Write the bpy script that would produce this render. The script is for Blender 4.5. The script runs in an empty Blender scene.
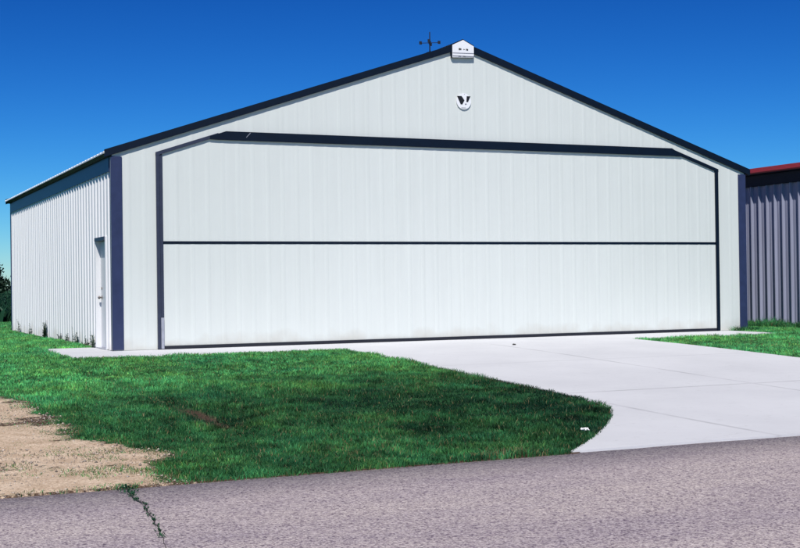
import bpy, bmesh, math, random
import numpy as np
from mathutils import Vector, Matrix
random.seed(7); rng = np.random.default_rng(11)
S = bpy.context.scene
C = S.collection
SUN_AZ, SUN_EL = math.radians(25), math.radians(49)      # azimuth measured from -Y (front) towards -X (left)

# ------------------------------------------------------------------ helpers
def tag(o, label=None, cat=None, group=None, kind=None):
    if label: o['label'] = label
    if cat: o['category'] = cat
    if group: o['group'] = group
    if kind: o['kind'] = kind
    return o
def empty(name, loc, label, cat, group=None):
    o = bpy.data.objects.new(name, None); C.objects.link(o); o.location = loc
    o.empty_display_size = .2
    return tag(o, label, cat, group)
class MB:
    def __init__(s): s.v = []; s.f = []
    def add(s, vs, fs):
        n = len(s.v); s.v += [tuple(map(float, v)) for v in vs]; s.f += [tuple(i + n for i in f) for f in fs]; return s
    def quad(s, a, b, c, d): return s.add([a, b, c, d], [(0, 1, 2, 3)])
    def box(s, x0, x1, y0, y1, z0, z1):
        v = [(x, y, z) for x in (x0, x1) for y in (y0, y1) for z in (z0, z1)]
        return s.add(v, [(0,1,3,2),(4,6,7,5),(0,4,5,1),(2,3,7,6),(0,2,6,4),(1,5,7,3)])
    def prism(s, pts, a, b, axis=1):
        """outline pts (2-D) swept along an axis from a to b; axis 1: pts are x,z; axis 0: pts are y,z; axis 2: x,y"""
        def P(p, t):
            return (p[0], t, p[1]) if axis == 1 else ((t, p[0], p[1]) if axis == 0 else (p[0], p[1], t))
        n = len(pts); v = [P(p, a) for p in pts] + [P(p, b) for p in pts]
        f = [tuple(range(n)), tuple(range(2*n-1, n-1, -1))] + [(i, i+n, (i+1) % n + n, (i+1) % n) for i in range(n)]
        return s.add(v, f)
    def tube(s, pts, r, n=8):
        base = len(s.v); k = len(pts)
        rs = r if isinstance(r, (list, tuple)) else [r]*k
        for i, p in enumerate(pts):
            p = Vector(p); d = (Vector(pts[min(i+1, k-1)]) - Vector(pts[max(i-1, 0)])).normalized()
            u = d.orthogonal().normalized(); w = d.cross(u)
            for j in range(n):
                a = 2*math.pi*j/n; q = p + (u*math.cos(a) + w*math.sin(a))*rs[i]; s.v.append(tuple(q))
        for i in range(k-1):
            for j in range(n):
                s.f.append((base+i*n+j, base+i*n+(j+1) % n, base+(i+1)*n+(j+1) % n, base+(i+1)*n+j))
        s.f.append(tuple(base+j for j in range(n))[::-1]); s.f.append(tuple(base+(k-1)*n+j for j in range(n)))
        return s
    def build(s, name, m, parent=None, smooth=False, bevel=0, recalc=True):
        me = bpy.data.meshes.new(name); me.from_pydata(s.v, [], s.f); me.update()
        if recalc:
            bm = bmesh.new(); bm.from_mesh(me); bmesh.ops.recalc_face_normals(bm, faces=bm.faces); bm.to_mesh(me); bm.free()
        me.materials.append(m)
        if smooth:
            for p in me.polygons: p.use_smooth = True
        o = bpy.data.objects.new(name, me); C.objects.link(o)
        if parent is not None:
            o.parent = parent; o.matrix_parent_inverse = Matrix.Translation(-Vector(parent_world(parent)))
        if bevel:
            b = o.modifiers.new('bevel', 'BEVEL'); b.width = bevel; b.segments = 2; b.limit_method = 'ANGLE'
        return o
def parent_world(p):
    return Vector(p.location) if p.parent is None else Vector((0, 0, 0))   # a part already sits at the world origin
# shapes are written in world coordinates; a child's mesh is shifted back by its parent's place
# ------------------------------------------------------------------ materials
def mat(name, base, rough=.5, metal=0, var=0, vscale=3, vstretch=(1, 1, 1), dark=None, bump=0, bscale=40, spec=.5):
    m = bpy.data.materials.new(name); m.use_nodes = True; nt = m.node_tree; N = nt.nodes; L = nt.links
    b = N['Principled BSDF']; b.inputs['Roughness'].default_value = rough; b.inputs['Metallic'].default_value = metal
    b.inputs['Specular IOR Level'].default_value = spec
    tc = N.new('ShaderNodeTexCoord'); mp = N.new('ShaderNodeMapping'); mp.inputs['Scale'].default_value = vstretch
    L.new(tc.outputs['Object'], mp.inputs['Vector'])
    col = (*base, 1)
    if var or dark:
        n = N.new('ShaderNodeTexNoise'); n.inputs['Scale'].default_value = vscale; n.inputs['Detail'].default_value = 6; n.inputs['Roughness'].default_value = .65
        L.new(mp.outputs[0], n.inputs['Vector'])
        r = N.new('ShaderNodeValToRGB'); d = dark or tuple(c*(1-var) for c in base)
        r.color_ramp.elements[0].position = .3; r.color_ramp.elements[0].color = (*d, 1)
        r.color_ramp.elements[1].position = .68; r.color_ramp.elements[1].color = col
        L.new(n.outputs['Fac'], r.inputs[0]); L.new(r.outputs[0], b.inputs['Base Color'])
    else:
        b.inputs['Base Color'].default_value = col
    if bump:
        n2 = N.new('ShaderNodeTexNoise'); n2.inputs['Scale'].default_value = bscale; n2.inputs['Detail'].default_value = 5
        L.new(tc.outputs['Object'], n2.inputs['Vector'])
        bp = N.new('ShaderNodeBump'); bp.inputs['Strength'].default_value = bump; bp.inputs['Distance'].default_value = .01
        L.new(n2.outputs['Fac'], bp.inputs['Height']); L.new(bp.outputs[0], b.inputs['Normal'])
    return m
def white_steel(name, base):
    """painted sheet steel: faint panel-to-panel tone, run-off streaks, splash dirt in a ragged band at the foot, oil-canning"""
    m = bpy.data.materials.new(name); m.use_nodes = True; nt = m.node_tree; N = nt.nodes; L = nt.links
    b = N['Principled BSDF']; b.inputs['Roughness'].default_value = .42
    tc = N.new('ShaderNodeTexCoord')
    mp = N.new('ShaderNodeMapping'); mp.inputs['Scale'].default_value = (5, 5, .25); L.new(tc.outputs['Object'], mp.inputs[0])
    n = N.new('ShaderNodeTexNoise'); n.inputs['Scale'].default_value = 1.5; n.inputs['Detail'].default_value = 6; L.new(mp.outputs[0], n.inputs['Vector'])
    r = N.new('ShaderNodeValToRGB'); r.color_ramp.elements[0].position = .32; r.color_ramp.elements[1].position = .62
    r.color_ramp.elements[0].color = (*[c*.965 for c in base], 1); r.color_ramp.elements[1].color = (*base, 1)
    L.new(n.outputs['Fac'], r.inputs[0])
    n3 = N.new('ShaderNodeTexNoise'); n3.inputs['Scale'].default_value = 2.2; n3.inputs['Detail'].default_value = 7; L.new(tc.outputs['Object'], n3.inputs['Vector'])
    sx = N.new('ShaderNodeSeparateXYZ'); L.new(tc.outputs['Object'], sx.inputs[0])
    a = N.new('ShaderNodeMath'); a.operation = 'MULTIPLY_ADD'; a.inputs[1].default_value = .7; L.new(n3.outputs['Fac'], a.inputs[0]); L.new(sx.outputs['Z'], a.inputs[2])
    mr = N.new('ShaderNodeMapRange'); mr.inputs['From Min'].default_value = .35; mr.inputs['From Max'].default_value = .6; mr.inputs['To Min'].default_value = .35; mr.inputs['To Max'].default_value = 0
    L.new(a.outputs[0], mr.inputs[0])
    mx = N.new('ShaderNodeMixRGB'); mx.inputs[2].default_value = (.42, .36, .28, 1); L.new(mr.outputs[0], mx.inputs[0]); L.new(r.outputs[0], mx.inputs[1])
    L.new(mx.outputs[0], b.inputs['Base Color'])
    n2 = N.new('ShaderNodeTexNoise'); n2.inputs['Scale'].default_value = 1.1; n2.inputs['Detail'].default_value = 2; L.new(tc.outputs['Object'], n2.inputs['Vector'])
    bp = N.new('ShaderNodeBump'); bp.inputs['Strength'].default_value = .5; bp.inputs['Distance'].default_value = .02
    L.new(n2.outputs['Fac'], bp.inputs['Height']); L.new(bp.outputs[0], b.inputs['Normal'])
    return m
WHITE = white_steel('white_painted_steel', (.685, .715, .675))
WHITE_SIDE_LIFTED = white_steel('white_side_brightened', (.86, .85, .85))  # same white steel, base lightened to make up for weaker sun on the sides
WHITE_DOOR = mat('white_door_paint', (.72, .725, .735), .4, var=.04, vscale=4)
NAVY = mat('navy_trim_paint', (.030, .041, .108), .42, var=.25, vscale=6, bump=.15, bscale=8)
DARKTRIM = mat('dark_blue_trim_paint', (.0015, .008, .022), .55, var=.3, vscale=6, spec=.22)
GREYTRIM = mat('slate_trim_paint', (.035, .042, .075), .45, var=.25, vscale=8)
RUBBER = mat('black_rubber', (.008, .01, .02), .7, var=.3)
ALU = mat('bare_aluminium_guard', (.45, .46, .52), .45, .3, var=.2, vscale=12)
ROOF = mat('white_roof_steel', (.78, .80, .80), .35, var=.06, vscale=2)
RED = mat('red_trim_paint', (.44, .014, .028), .4, var=.2, vscale=5)
BLUEGREY = mat('blue_grey_steel', (.31, .325, .43), .45, var=.18, vscale=2, vstretch=(4, 4, .3))
CONC_F = mat('foundation_concrete', (.5, .5, .5), .85, var=.15, vscale=4, bump=.3)
BLACK = mat('black_lettering', (.01, .01, .012), .5, var=.1)
GREYMARK = mat('grey_lettering', (.2, .2, .24), .5, var=.1)
DISC = mat('white_sign_face', (.86, .86, .87), .3, var=.02)
MAST = mat('dark_weathered_metal', (.02, .03, .05), .55, .4, var=.3, vscale=20)
BRASS = mat('dull_knob_metal', (.25, .22, .2), .35, .8, var=.2, vscale=30)
PAPER = mat('white_paper', (.82, .82, .8), .8, var=.05)
PEB = mat('dark_pebble', (.05, .045, .04), .8, var=.3, vscale=40)

def concrete_mat(joints):
    m = bpy.data.materials.new('pale_concrete' + ('_jointed' if joints else '')); m.use_nodes = True; nt = m.node_tree; N = nt.nodes; L = nt.links
    b = N['Principled BSDF']; b.inputs['Roughness'].default_value = .8; b.inputs['Specular IOR Level'].default_value = .3
    tc = N.new('ShaderNodeTexCoord')
    n = N.new('ShaderNodeTexNoise'); n.inputs['Scale'].default_value = .55; n.inputs['Detail'].default_value = 9; n.inputs['Roughness'].default_value = .62
    L.new(tc.outputs['Object'], n.inputs['Vector'])
    r = N.new('ShaderNodeValToRGB'); r.color_ramp.elements[0].position = .3; r.color_ramp.elements[1].position = .7
    r.color_ramp.elements[0].color = (.605, .61, .615, 1); r.color_ramp.elements[1].color = (.69, .695, .695, 1)
    L.new(n.outputs['Fac'], r.inputs[0]); last = r.outputs[0]
    # small dark stains and pits
    v = N.new('ShaderNodeTexNoise'); v.inputs['Scale'].default_value = 9; v.inputs['Detail'].default_value = 8; v.inputs['Roughness'].default_value = .75
    L.new(tc.outputs['Object'], v.inputs['Vector'])
    r2 = N.new('ShaderNodeValToRGB'); r2.color_ramp.elements[0].position = .28; r2.color_ramp.elements[1].position = .42
    r2.color_ramp.elements[0].color = (.8, .79, .78, 1); r2.color_ramp.elements[1].color = (1, 1, 1, 1); L.new(v.outputs['Fac'], r2.inputs[0])
    mm = N.new('ShaderNodeMixRGB'); mm.blend_type = 'MULTIPLY'; mm.inputs[0].default_value = 1; L.new(last, mm.inputs[1]); L.new(r2.outputs[0], mm.inputs[2]); last = mm.outputs[0]
    if joints:                               # sawn joints: lengthwise at two x, crosswise at three y
        sx = N.new('ShaderNodeSeparateXYZ'); L.new(tc.outputs['Object'], sx.inputs[0])
        prev = None
        for ax, val in (('X', 3.80), ('X', 6.92), ('Y', -9.65), ('Y', -5.7)):
            s_ = N.new('ShaderNodeMath'); s_.operation = 'SUBTRACT'; s_.inputs[1].default_value = val; L.new(sx.outputs[ax], s_.inputs[0])
            a_ = N.new('ShaderNodeMath'); a_.operation = 'ABSOLUTE'; L.new(s_.outputs[0], a_.inputs[0])
            m_ = N.new('ShaderNodeMapRange'); m_.inputs['From Min'].default_value = .008; m_.inputs['From Max'].default_value = .05
            m_.inputs['To Min'].default_value = {('X', 3.80): .42, ('X', 6.92): .42, ('Y', -9.65): .42, ('Y', -5.7): .2}[(ax, val)]; m_.inputs['To Max'].default_value = 0
            L.new(a_.outputs[0], m_.inputs[0])
            if prev is None: prev = m_.outputs[0]
            else:
                q = N.new('ShaderNodeMath'); q.operation = 'MAXIMUM'; L.new(prev, q.inputs[0]); L.new(m_.outputs[0], q.inputs[1]); prev = q.outputs[0]
        mul = N.new('ShaderNodeMath'); mul.operation = 'MULTIPLY'; L.new(prev, mul.inputs[0])
        nb = N.new('ShaderNodeTexNoise'); nb.inputs['Scale'].default_value = 1.3; nb.inputs['Detail'].default_value = 4; L.new(tc.outputs['Object'], nb.inputs['Vector'])
        nr = N.new('ShaderNodeMapRange'); nr.inputs['From Min'].default_value = .35; nr.inputs['From Max'].default_value = .6; nr.inputs['To Min'].default_value = .35
        L.new(nb.outputs['Fac'], nr.inputs[0]); L.new(nr.outputs[0], mul.inputs[1])
        mx = N.new('ShaderNodeMixRGB'); mx.inputs[2].default_value = (.2, .19, .2, 1); L.new(mul.outputs[0], mx.inputs[0]); L.new(last, mx.inputs[1]); last = mx.outputs[0]
    L.new(last, b.inputs['Base Color'])
    n2 = N.new('ShaderNodeTexNoise'); n2.inputs['Scale'].default_value = 60; n2.inputs['Detail'].default_value = 4; L.new(tc.outputs['Object'], n2.inputs['Vector'])
    bp = N.new('ShaderNodeBump'); bp.inputs['Strength'].default_value = .25; bp.inputs['Distance'].default_value = .006
    L.new(n2.outputs['Fac'], bp.inputs['Height']); L.new(bp.outputs[0], b.inputs['Normal'])
    return m
CONC = concrete_mat(True); CONC_A = concrete_mat(False)

def road_mat():
    m = bpy.data.materials.new('old_chip_seal'); m.use_nodes = True; nt = m.node_tree; N = nt.nodes; L = nt.links
    b = N['Principled BSDF']; b.inputs['Roughness'].default_value = .9; b.inputs['Specular IOR Level'].default_value = .25
    tc = N.new('ShaderNodeTexCoord')
    v = N.new('ShaderNodeTexVoronoi'); v.inputs['Scale'].default_value = 95; L.new(tc.outputs['Object'], v.inputs['Vector'])
    r = N.new('ShaderNodeValToRGB'); e = r.color_ramp.elements
    e[0].position = 0; e[0].color = (.15, .125, .15, 1); e[1].position = 1; e[1].color = (.62, .57, .55, 1)
    for p, c in ((.12, (.30, .26, .265)), (.35, (.40, .35, .345)), (.75, (.51, .455, .44))):
        x = e.new(p); x.color = (*c, 1)
    sep = N.new('ShaderNodeSeparateColor'); L.new(v.outputs['Color'], sep.inputs[0]); L.new(sep.outputs[0], r.inputs[0])
    n = N.new('ShaderNodeTexNoise'); n.inputs['Scale'].default_value = .7; n.inputs['Detail'].default_value = 10; n.inputs['Roughness'].default_value = .68
    mp = N.new('ShaderNodeMapping'); mp.inputs['Scale'].default_value = (.45, 1.2, 1); L.new(tc.outputs['Object'], mp.inputs[0]); L.new(mp.outputs[0], n.inputs['Vector'])
    r2 = N.new('ShaderNodeValToRGB'); r2.color_ramp.elements[0].position = .34; r2.color_ramp.elements[1].position = .66
    r2.color_ramp.elements[0].color = (.84, .815, .87, 1); r2.color_ramp.elements[1].color = (1.1, 1.08, 1.05, 1); L.new(n.outputs['Fac'], r2.inputs[0])
    mm = N.new('ShaderNodeMixRGB'); mm.blend_type = 'MULTIPLY'; mm.inputs[0].default_value = 1; L.new(r.outputs[0], mm.inputs[1]); L.new(r2.outputs[0], mm.inputs[2])
    nl = N.new('ShaderNodeTexNoise'); nl.inputs['Scale'].default_value = 26; nl.inputs['Detail'].default_value = 5; nl.inputs['Roughness'].default_value = .7; L.new(tc.outputs['Object'], nl.inputs['Vector'])
    r3 = N.new('ShaderNodeValToRGB'); r3.color_ramp.elements[0].position = .33; r3.color_ramp.elements[1].position = .5
    r3.color_ramp.elements[0].color = (.66, .62, .7, 1); r3.color_ramp.elements[1].color = (1.04, 1.04, 1.03, 1); L.new(nl.outputs['Fac'], r3.inputs[0])
    m3 = N.new('ShaderNodeMixRGB'); m3.blend_type = 'MULTIPLY'; m3.inputs[0].default_value = 1; L.new(mm.outputs[0], m3.inputs[1]); L.new(r3.outputs[0], m3.inputs[2])
    vc = N.new('ShaderNodeTexVoronoi'); vc.inputs['Scale'].default_value = 58; L.new(tc.outputs['Object'], vc.inputs['Vector'])
    sc_ = N.new('ShaderNodeSeparateColor'); L.new(vc.outputs['Color'], sc_.inputs[0])
    r4 = N.new('ShaderNodeValToRGB'); r4.color_ramp.elements[0].position = .13; r4.color_ramp.elements[0].color = (.6, .56, .63, 1)
    r4.color_ramp.elements[1].position = .24; r4.color_ramp.elements[1].color = (1.1, 1.09, 1.07, 1); L.new(sc_.outputs[1], r4.inputs[0])
    m4 = N.new('ShaderNodeMixRGB'); m4.blend_type = 'MULTIPLY'; m4.inputs[0].default_value = 1; L.new(m3.outputs[0], m4.inputs[1]); L.new(r4.outputs[0], m4.inputs[2])
    L.new(m4.outputs[0], b.inputs['Base Color'])
    bp = N.new('ShaderNodeBump'); bp.inputs['Strength'].default_value = .6; bp.inputs['Distance'].default_value = .008
    L.new(v.outputs['Distance'], bp.inputs['Height']); bp.invert = True; L.new(bp.outputs[0], b.inputs['Normal'])
    return m
ROAD = road_mat()

def ground_mat():
    m = bpy.data.materials.new('soil_and_sand'); m.use_nodes = True; nt = m.node_tree; N = nt.nodes; L = nt.links
    b = N['Principled BSDF']; b.inputs['Roughness'].default_value = .95; b.inputs['Specular IOR Level'].default_value = .1
    tc = N.new('ShaderNodeTexCoord'); at = N.new('ShaderNodeAttribute'); at.attribute_name = 'cover'
    sep = N.new('ShaderNodeSeparateColor'); L.new(at.outputs['Color'], sep.inputs[0])
    def ramp(scale, c0, c1, p0=.3, p1=.7, rough=.7):
        n = N.new('ShaderNodeTexNoise'); n.inputs['Scale'].default_value = scale; n.inputs['Detail'].default_value = 9; n.inputs['Roughness'].default_value = rough
        L.new(tc.outputs['Object'], n.inputs['Vector'])
        r = N.new('ShaderNodeValToRGB'); r.color_ramp.elements[0].position = p0; r.color_ramp.elements[1].position = p1
        r.color_ramp.elements[0].color = (*c0, 1); r.color_ramp.elements[1].color = (*c1, 1); L.new(n.outputs['Fac'], r.inputs[0]); return r.outputs[0]
    turf = ramp(5, (.018, .075, .026), (.035, .13, .042))
    field = ramp(.06, (.012, .05, .022), (.03, .09, .035))
    sand = ramp(3.2, (.46, .335, .215), (.72, .58, .42), .3, .62)
    peb = ramp(38, (.5, .43, .38), (1.2, 1.2, 1.22), .36, .58, .85)
    ms = N.new('ShaderNodeMixRGB'); ms.blend_type = 'MULTIPLY'; ms.inputs[0].default_value = 1; L.new(sand, ms.inputs[1]); L.new(peb, ms.inputs[2])
    soil = ramp(14, (.035, .022, .017), (.13, .08, .055))
    dn = N.new('ShaderNodeTexNoise'); dn.inputs['Scale'].default_value = 22; dn.inputs['Detail'].default_value = 8; dn.inputs['Roughness'].default_value = .75; L.new(tc.outputs['Object'], dn.inputs['Vector'])
    def ragged(sock):
        a = N.new('ShaderNodeMath'); a.operation = 'MULTIPLY_ADD'; a.inputs[1].default_value = 1.8; a.inputs[2].default_value = -.9; L.new(dn.outputs['Fac'], a.inputs[0])
        b_ = N.new('ShaderNodeMath'); b_.operation = 'ADD'; L.new(sock, b_.inputs[0]); L.new(a.outputs[0], b_.inputs[1])
        c_ = N.new('ShaderNodeMapRange'); c_.inputs['From Min'].default_value = .4; c_.inputs['From Max'].default_value = .62; L.new(b_.outputs[0], c_.inputs[0])
        k_ = N.new('ShaderNodeMath'); k_.operation = 'GREATER_THAN'; k_.inputs[1].default_value = .03; L.new(sock, k_.inputs[0])
        m_ = N.new('ShaderNodeMath'); m_.operation = 'MULTIPLY'; L.new(c_.outputs[0], m_.inputs[0]); L.new(k_.outputs[0], m_.inputs[1]); return m_.outputs[0]
    cur = turf
    for ch, src in ((2, field), (1, soil), (0, ms.outputs[0])):
        mx = N.new('ShaderNodeMixRGB'); L.new(sep.outputs[ch] if ch == 2 else ragged(sep.outputs[ch]), mx.inputs[0]); L.new(cur, mx.inputs[1]); L.new(src, mx.inputs[2]); cur = mx.outputs[0]
    L.new(cur, b.inputs['Base Color'])
    n2 = N.new('ShaderNodeTexNoise'); n2.inputs['Scale'].default_value = 45; n2.inputs['Detail'].default_value = 6; n2.inputs['Roughness'].default_value = .7; L.new(tc.outputs['Object'], n2.inputs['Vector'])
    bp = N.new('ShaderNodeBump'); bp.inputs['Strength'].default_value = .7; bp.inputs['Distance'].default_value = .012
    L.new(n2.outputs['Fac'], bp.inputs['Height']); L.new(bp.outputs[0], b.inputs['Normal'])
    return m
GROUND = ground_mat()

def leaf_mat(name, trans=.35):
    m = bpy.data.materials.new(name); m.use_nodes = True; nt = m.node_tree; N = nt.nodes; L = nt.links
    b = N['Principled BSDF']; b.inputs['Roughness'].default_value = .55; b.inputs['Specular IOR Level'].default_value = .25
    at = N.new('ShaderNodeAttribute'); at.attribute_name = 'tone'
    n = N.new('ShaderNodeTexNoise'); n.inputs['Scale'].default_value = 30; tc = N.new('ShaderNodeTexCoord'); L.new(tc.outputs['Object'], n.inputs['Vector'])
    mr = N.new('ShaderNodeMapRange'); mr.inputs['To Min'].default_value = .8; mr.inputs['To Max'].default_value = 1.2; L.new(n.outputs['Fac'], mr.inputs[0])
    mm = N.new('ShaderNodeMixRGB'); mm.blend_type = 'MULTIPLY'; mm.inputs[0].default_value = 1; L.new(at.outputs['Color'], mm.inputs[1]); L.new(mr.outputs[0], mm.inputs[2])
    L.new(mm.outputs[0], b.inputs['Base Color'])
    t = N.new('ShaderNodeBsdfTranslucent'); L.new(mm.outputs[0], t.inputs['Color'])
    ms = N.new('ShaderNodeMixShader'); ms.inputs[0].default_value = trans
    L.new(b.outputs[0], ms.inputs[1]); L.new(t.outputs[0], ms.inputs[2]); L.new(ms.outputs[0], N['Material Output'].inputs['Surface'])
    return m
GRASS = leaf_mat('grass_blades'); LEAF = leaf_mat('leaves')
BARK = mat('bark', (.08, .06, .045), .9, var=.4, vscale=6)

# ------------------------------------------------------------------ the lie of the land
ROAD_Y0, ROAD_Y1 = -13.86, -21.2
def gz(y):                                      # falls 0.4 m from the hangar to the road
    t = np.clip((-np.asarray(y, float)-1.0)/13.0, 0, 1); return -0.40*(t*t*(3-2*t)*.5+t*.5)
def vnoise(x, y, s, seed=0):                    # smooth value noise, 0..1
    r = np.random.default_rng(seed).random((64, 64)); x = np.asarray(x)/s; y = np.asarray(y)/s
    i = np.floor(x).astype(int); j = np.floor(y).astype(int); u = x-i; v = y-j; u = u*u*(3-2*u); v = v*v*(3-2*v)
    g = lambda a, b: r[a % 64, b % 64]
    return (g(i, j)*(1-u)+g(i+1, j)*u)*(1-v)+(g(i, j+1)*(1-u)+g(i+1, j+1)*u)*v
def fbm(x, y, s, seed=0):
    return (vnoise(x, y, s, seed)+.5*vnoise(x, y, s/2.1, seed+1)+.25*vnoise(x, y, s/4.3, seed+2)+.13*vnoise(x, y, s/9, seed+3))/1.88
# left edge of the driveway: straight, then a flared corner into the road
DL = [(-1.93, 3.86), (-8, 3.86), (-9.2, 3.86), (-10, 3.80), (-10.75, 3.68), (-11.2, 3.53), (-11.7, 3.2), (-12.3, 2.75), (-12.86, 2.27), (-13.4, 1.77), (-13.86, 1.3)]
def drive_left(y): return np.interp(-np.asarray(y), [-a for a, _ in DL], [b for _, b in DL])
def drive_right(y): return 14.16-drive_left(y)
def in_paving(x, y, e=0.):
    x = np.asarray(x); y = np.asarray(y)
    d = (y < -1.8) & (y > -13.95) & (x > drive_left(y)-e) & (x < drive_right(y)+e)
    a = (y >= -1.93-e) & (y < 0) & (x > -1.12-e) & (x < 14.25+e)
    p = (y >= 0) & (y < 1.78+e) & (x > -1.12-e) & (x < 0)
    r = (y < ROAD_Y0+e) & (y > ROAD_Y1-e)
    return d | a | p | r
def sand_mask(x, y):                            # the bare sandy verge at the left
    x = np.asarray(x, float); y = np.asarray(y, float)
    edge = np.interp(-y, [5.4, 6.9, 8.2, 9.5, 10.4, 11.0, 11.6, 12.3, 12.7, 13.2, 13.9], [-4.2, -2.95, -2.78, -2.72, -2.72, -2.5, -2.28, -2.0, -2.15, -2.32, -2.25])
    n = (fbm(x, y, 1.1, 3)-.5)*1.5+(fbm(x, y, .25, 5)-.5)*.6
    m = np.clip((edge+n*.62-x)/.26+.5, 0, 1)
    m = m*np.clip((-y-5.4)/1.0, 0, 1)*(y > -14.2)
    far = np.clip((x+14)/3, 0, 1)
    return m*far
def rut_mask(x, y):                             # a worn wheel track through the lawn
    cx = np.interp(-y, [0, 4, 7.3, 9.8, 10.7], [-1.7, -1.36, -1.2, -1.05, -1.05])+.1*(fbm(y, x*0, 1.3, 9)-.5)
    w = np.clip(1-np.abs(x-cx)/.26, 0, 1)*np.clip((-y-3.2)/1.5, 0, 1)*np.clip((y+12.0)/1.5, 0, 1)
    return w*np.clip(.35+1.3*fbm(x, y, .7, 13), 0, 1)*(.55+.45*np.clip((-y-7)/2.5, 0, 1))
def field_mask(x, y):
    y = np.asarray(y, float); x = np.asarray(x, float)
    return np.clip((y-22-3*fbm(x, y, 9, 21))/3, 0, 1)

# the ground, one sheet to the horizon (fine near the camera)
def axis(fine0, fine1, step, out):
    a = list(np.arange(fine0, fine1+1e-6, step)); d = step; hi = a[-1]
    while hi < out: d *= 1.45; hi += d; a.append(hi)
    d = step; lo = a[0]; pre = []
    while lo > -out: d *= 1.45; lo -= d; pre.append(lo)
    return np.array(pre[::-1]+a)
def ground():
    X = axis(-14, 22, .11, 4200); Y = axis(-14.3, 16, .11, 4200)
    gx, gy = np.meshgrid(X, Y, indexing='ij'); nx, ny = gx.shape
    z = gz(gy)-.012+(fbm(gx, gy, .8, 31)-.5)*.035*((np.abs(gx) < 40) & (np.abs(gy) < 40))
    under = in_paving(gx, gy, -.1) | ((gx > .1) & (gx < 14.66) & (gy > .05) & (gy < 13.95)) | ((gx > 17.7) & (gx < 31) & (gy > .3) & (gy < 14))
    near = in_paving(gx, gy, .16)
    z = np.where(near, np.minimum(z, gz(gy)-.012), z); z = np.where(under, z-.09, z)
    sm = sand_mask(gx, gy); z = z+sm*.012*(~under)
    v = np.stack([gx, gy, z], -1).reshape(-1, 3).astype(np.float32)
    idx = np.arange(nx*ny).reshape(nx, ny)
    q = np.stack([idx[:-1, :-1], idx[1:, :-1], idx[1:, 1:], idx[:-1, 1:]], -1).reshape(-1, 4)
    me = bpy.data.meshes.new('ground'); me.vertices.add(len(v)); me.vertices.foreach_set('co', v.ravel())
    me.loops.add(q.size); me.loops.foreach_set('vertex_index', q.ravel().astype(np.int32))
    me.polygons.add(len(q)); me.polygons.foreach_set('loop_start', np.arange(0, q.size, 4, dtype=np.int32))
    me.update(calc_edges=True)
    at = me.attributes.new('cover', 'FLOAT_COLOR', 'POINT')
    lip = np.maximum(in_paving(gx, gy, .10)*.8, .75*np.clip(1-np.abs(sm-.45)/.4, 0, 1)*(fbm(gx, gy, .45, 111) > .47)*(sm > .02))
    lip = np.maximum(lip, .9*(sm > .5)*np.clip((fbm(gx, gy, .55, 117)-.60)/.08, 0, 1))
    lip = np.maximum(lip, np.clip(1.2-np.hypot((gx-.75)/.55, (gy+13.72)/.14), 0, 1))
    sm = np.where(sm > .5, sm*(1-.7*lip), sm)
    c = np.stack([sm, np.clip(np.maximum(rut_mask(gx, gy)*.85*np.clip((-gy-8.4)/.9, 0, 1), lip), 0, 1), field_mask(gx, gy), np.ones_like(gx)], -1)
    at.data.foreach_set('color', c.reshape(-1).astype(np.float32))
    me.materials.append(GROUND)
    for p in me.polygons: p.use_smooth = True
    o = bpy.data.objects.new('ground', me); C.objects.link(o); tag(o, kind='structure')
ground()

def strip(name, ys, xl, xr, top, m, thick=.12, nxs=10):
    """a paved sheet following the slope, with a skirt round its edge"""
    mb = MB(); rows = []
    for y in ys:
        l, r = float(xl(y)), float(xr(y)); t = float(top(y))
        rows.append([(l+(r-l)*k/nxs, y, t) for k in range(nxs+1)])
    n = nxs+1
    V = [p for r in rows for p in r]; F = []
    for i in range(len(rows)-1):
        for k in range(nxs): F.append((i*n+k, i*n+k+1, (i+1)*n+k+1, (i+1)*n+k))
    per = [k for k in range(n)]+[i*n+nxs for i in range(1, len(rows))]+[(len(rows)-1)*n+k for k in range(nxs-1, -1, -1)]+[i*n for i in range(len(rows)-2, 0, -1)]
    b0 = len(V); V += [(V[i][0], V[i][1], V[i][2]-thick) for i in per]
    for j in range(len(per)):
        F.append((per[j], per[(j+1) % len(per)], b0+(j+1) % len(per), b0+j))
    mb.add(V, F); return tag(mb.build(name, m), kind='structure')
ys = sorted(set(list(np.linspace(-1.945, -13.80, 45))+[a for a, _ in DL[1:-1]]), reverse=True)
strip('driveway', ys, drive_left, drive_right, gz, CONC)
strip('apron', [-.012, -.6, -1.2, -1.6, -1.93], lambda y: -1.12, lambda y: 14.25, lambda y: float(gz(y))-.004 if y < -.5 else -.004, CONC_A)
strip('door_pad', [1.78, .9, .0], lambda y: -1.12, lambda y: -.025, lambda y: -.004, CONC_A)
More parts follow.
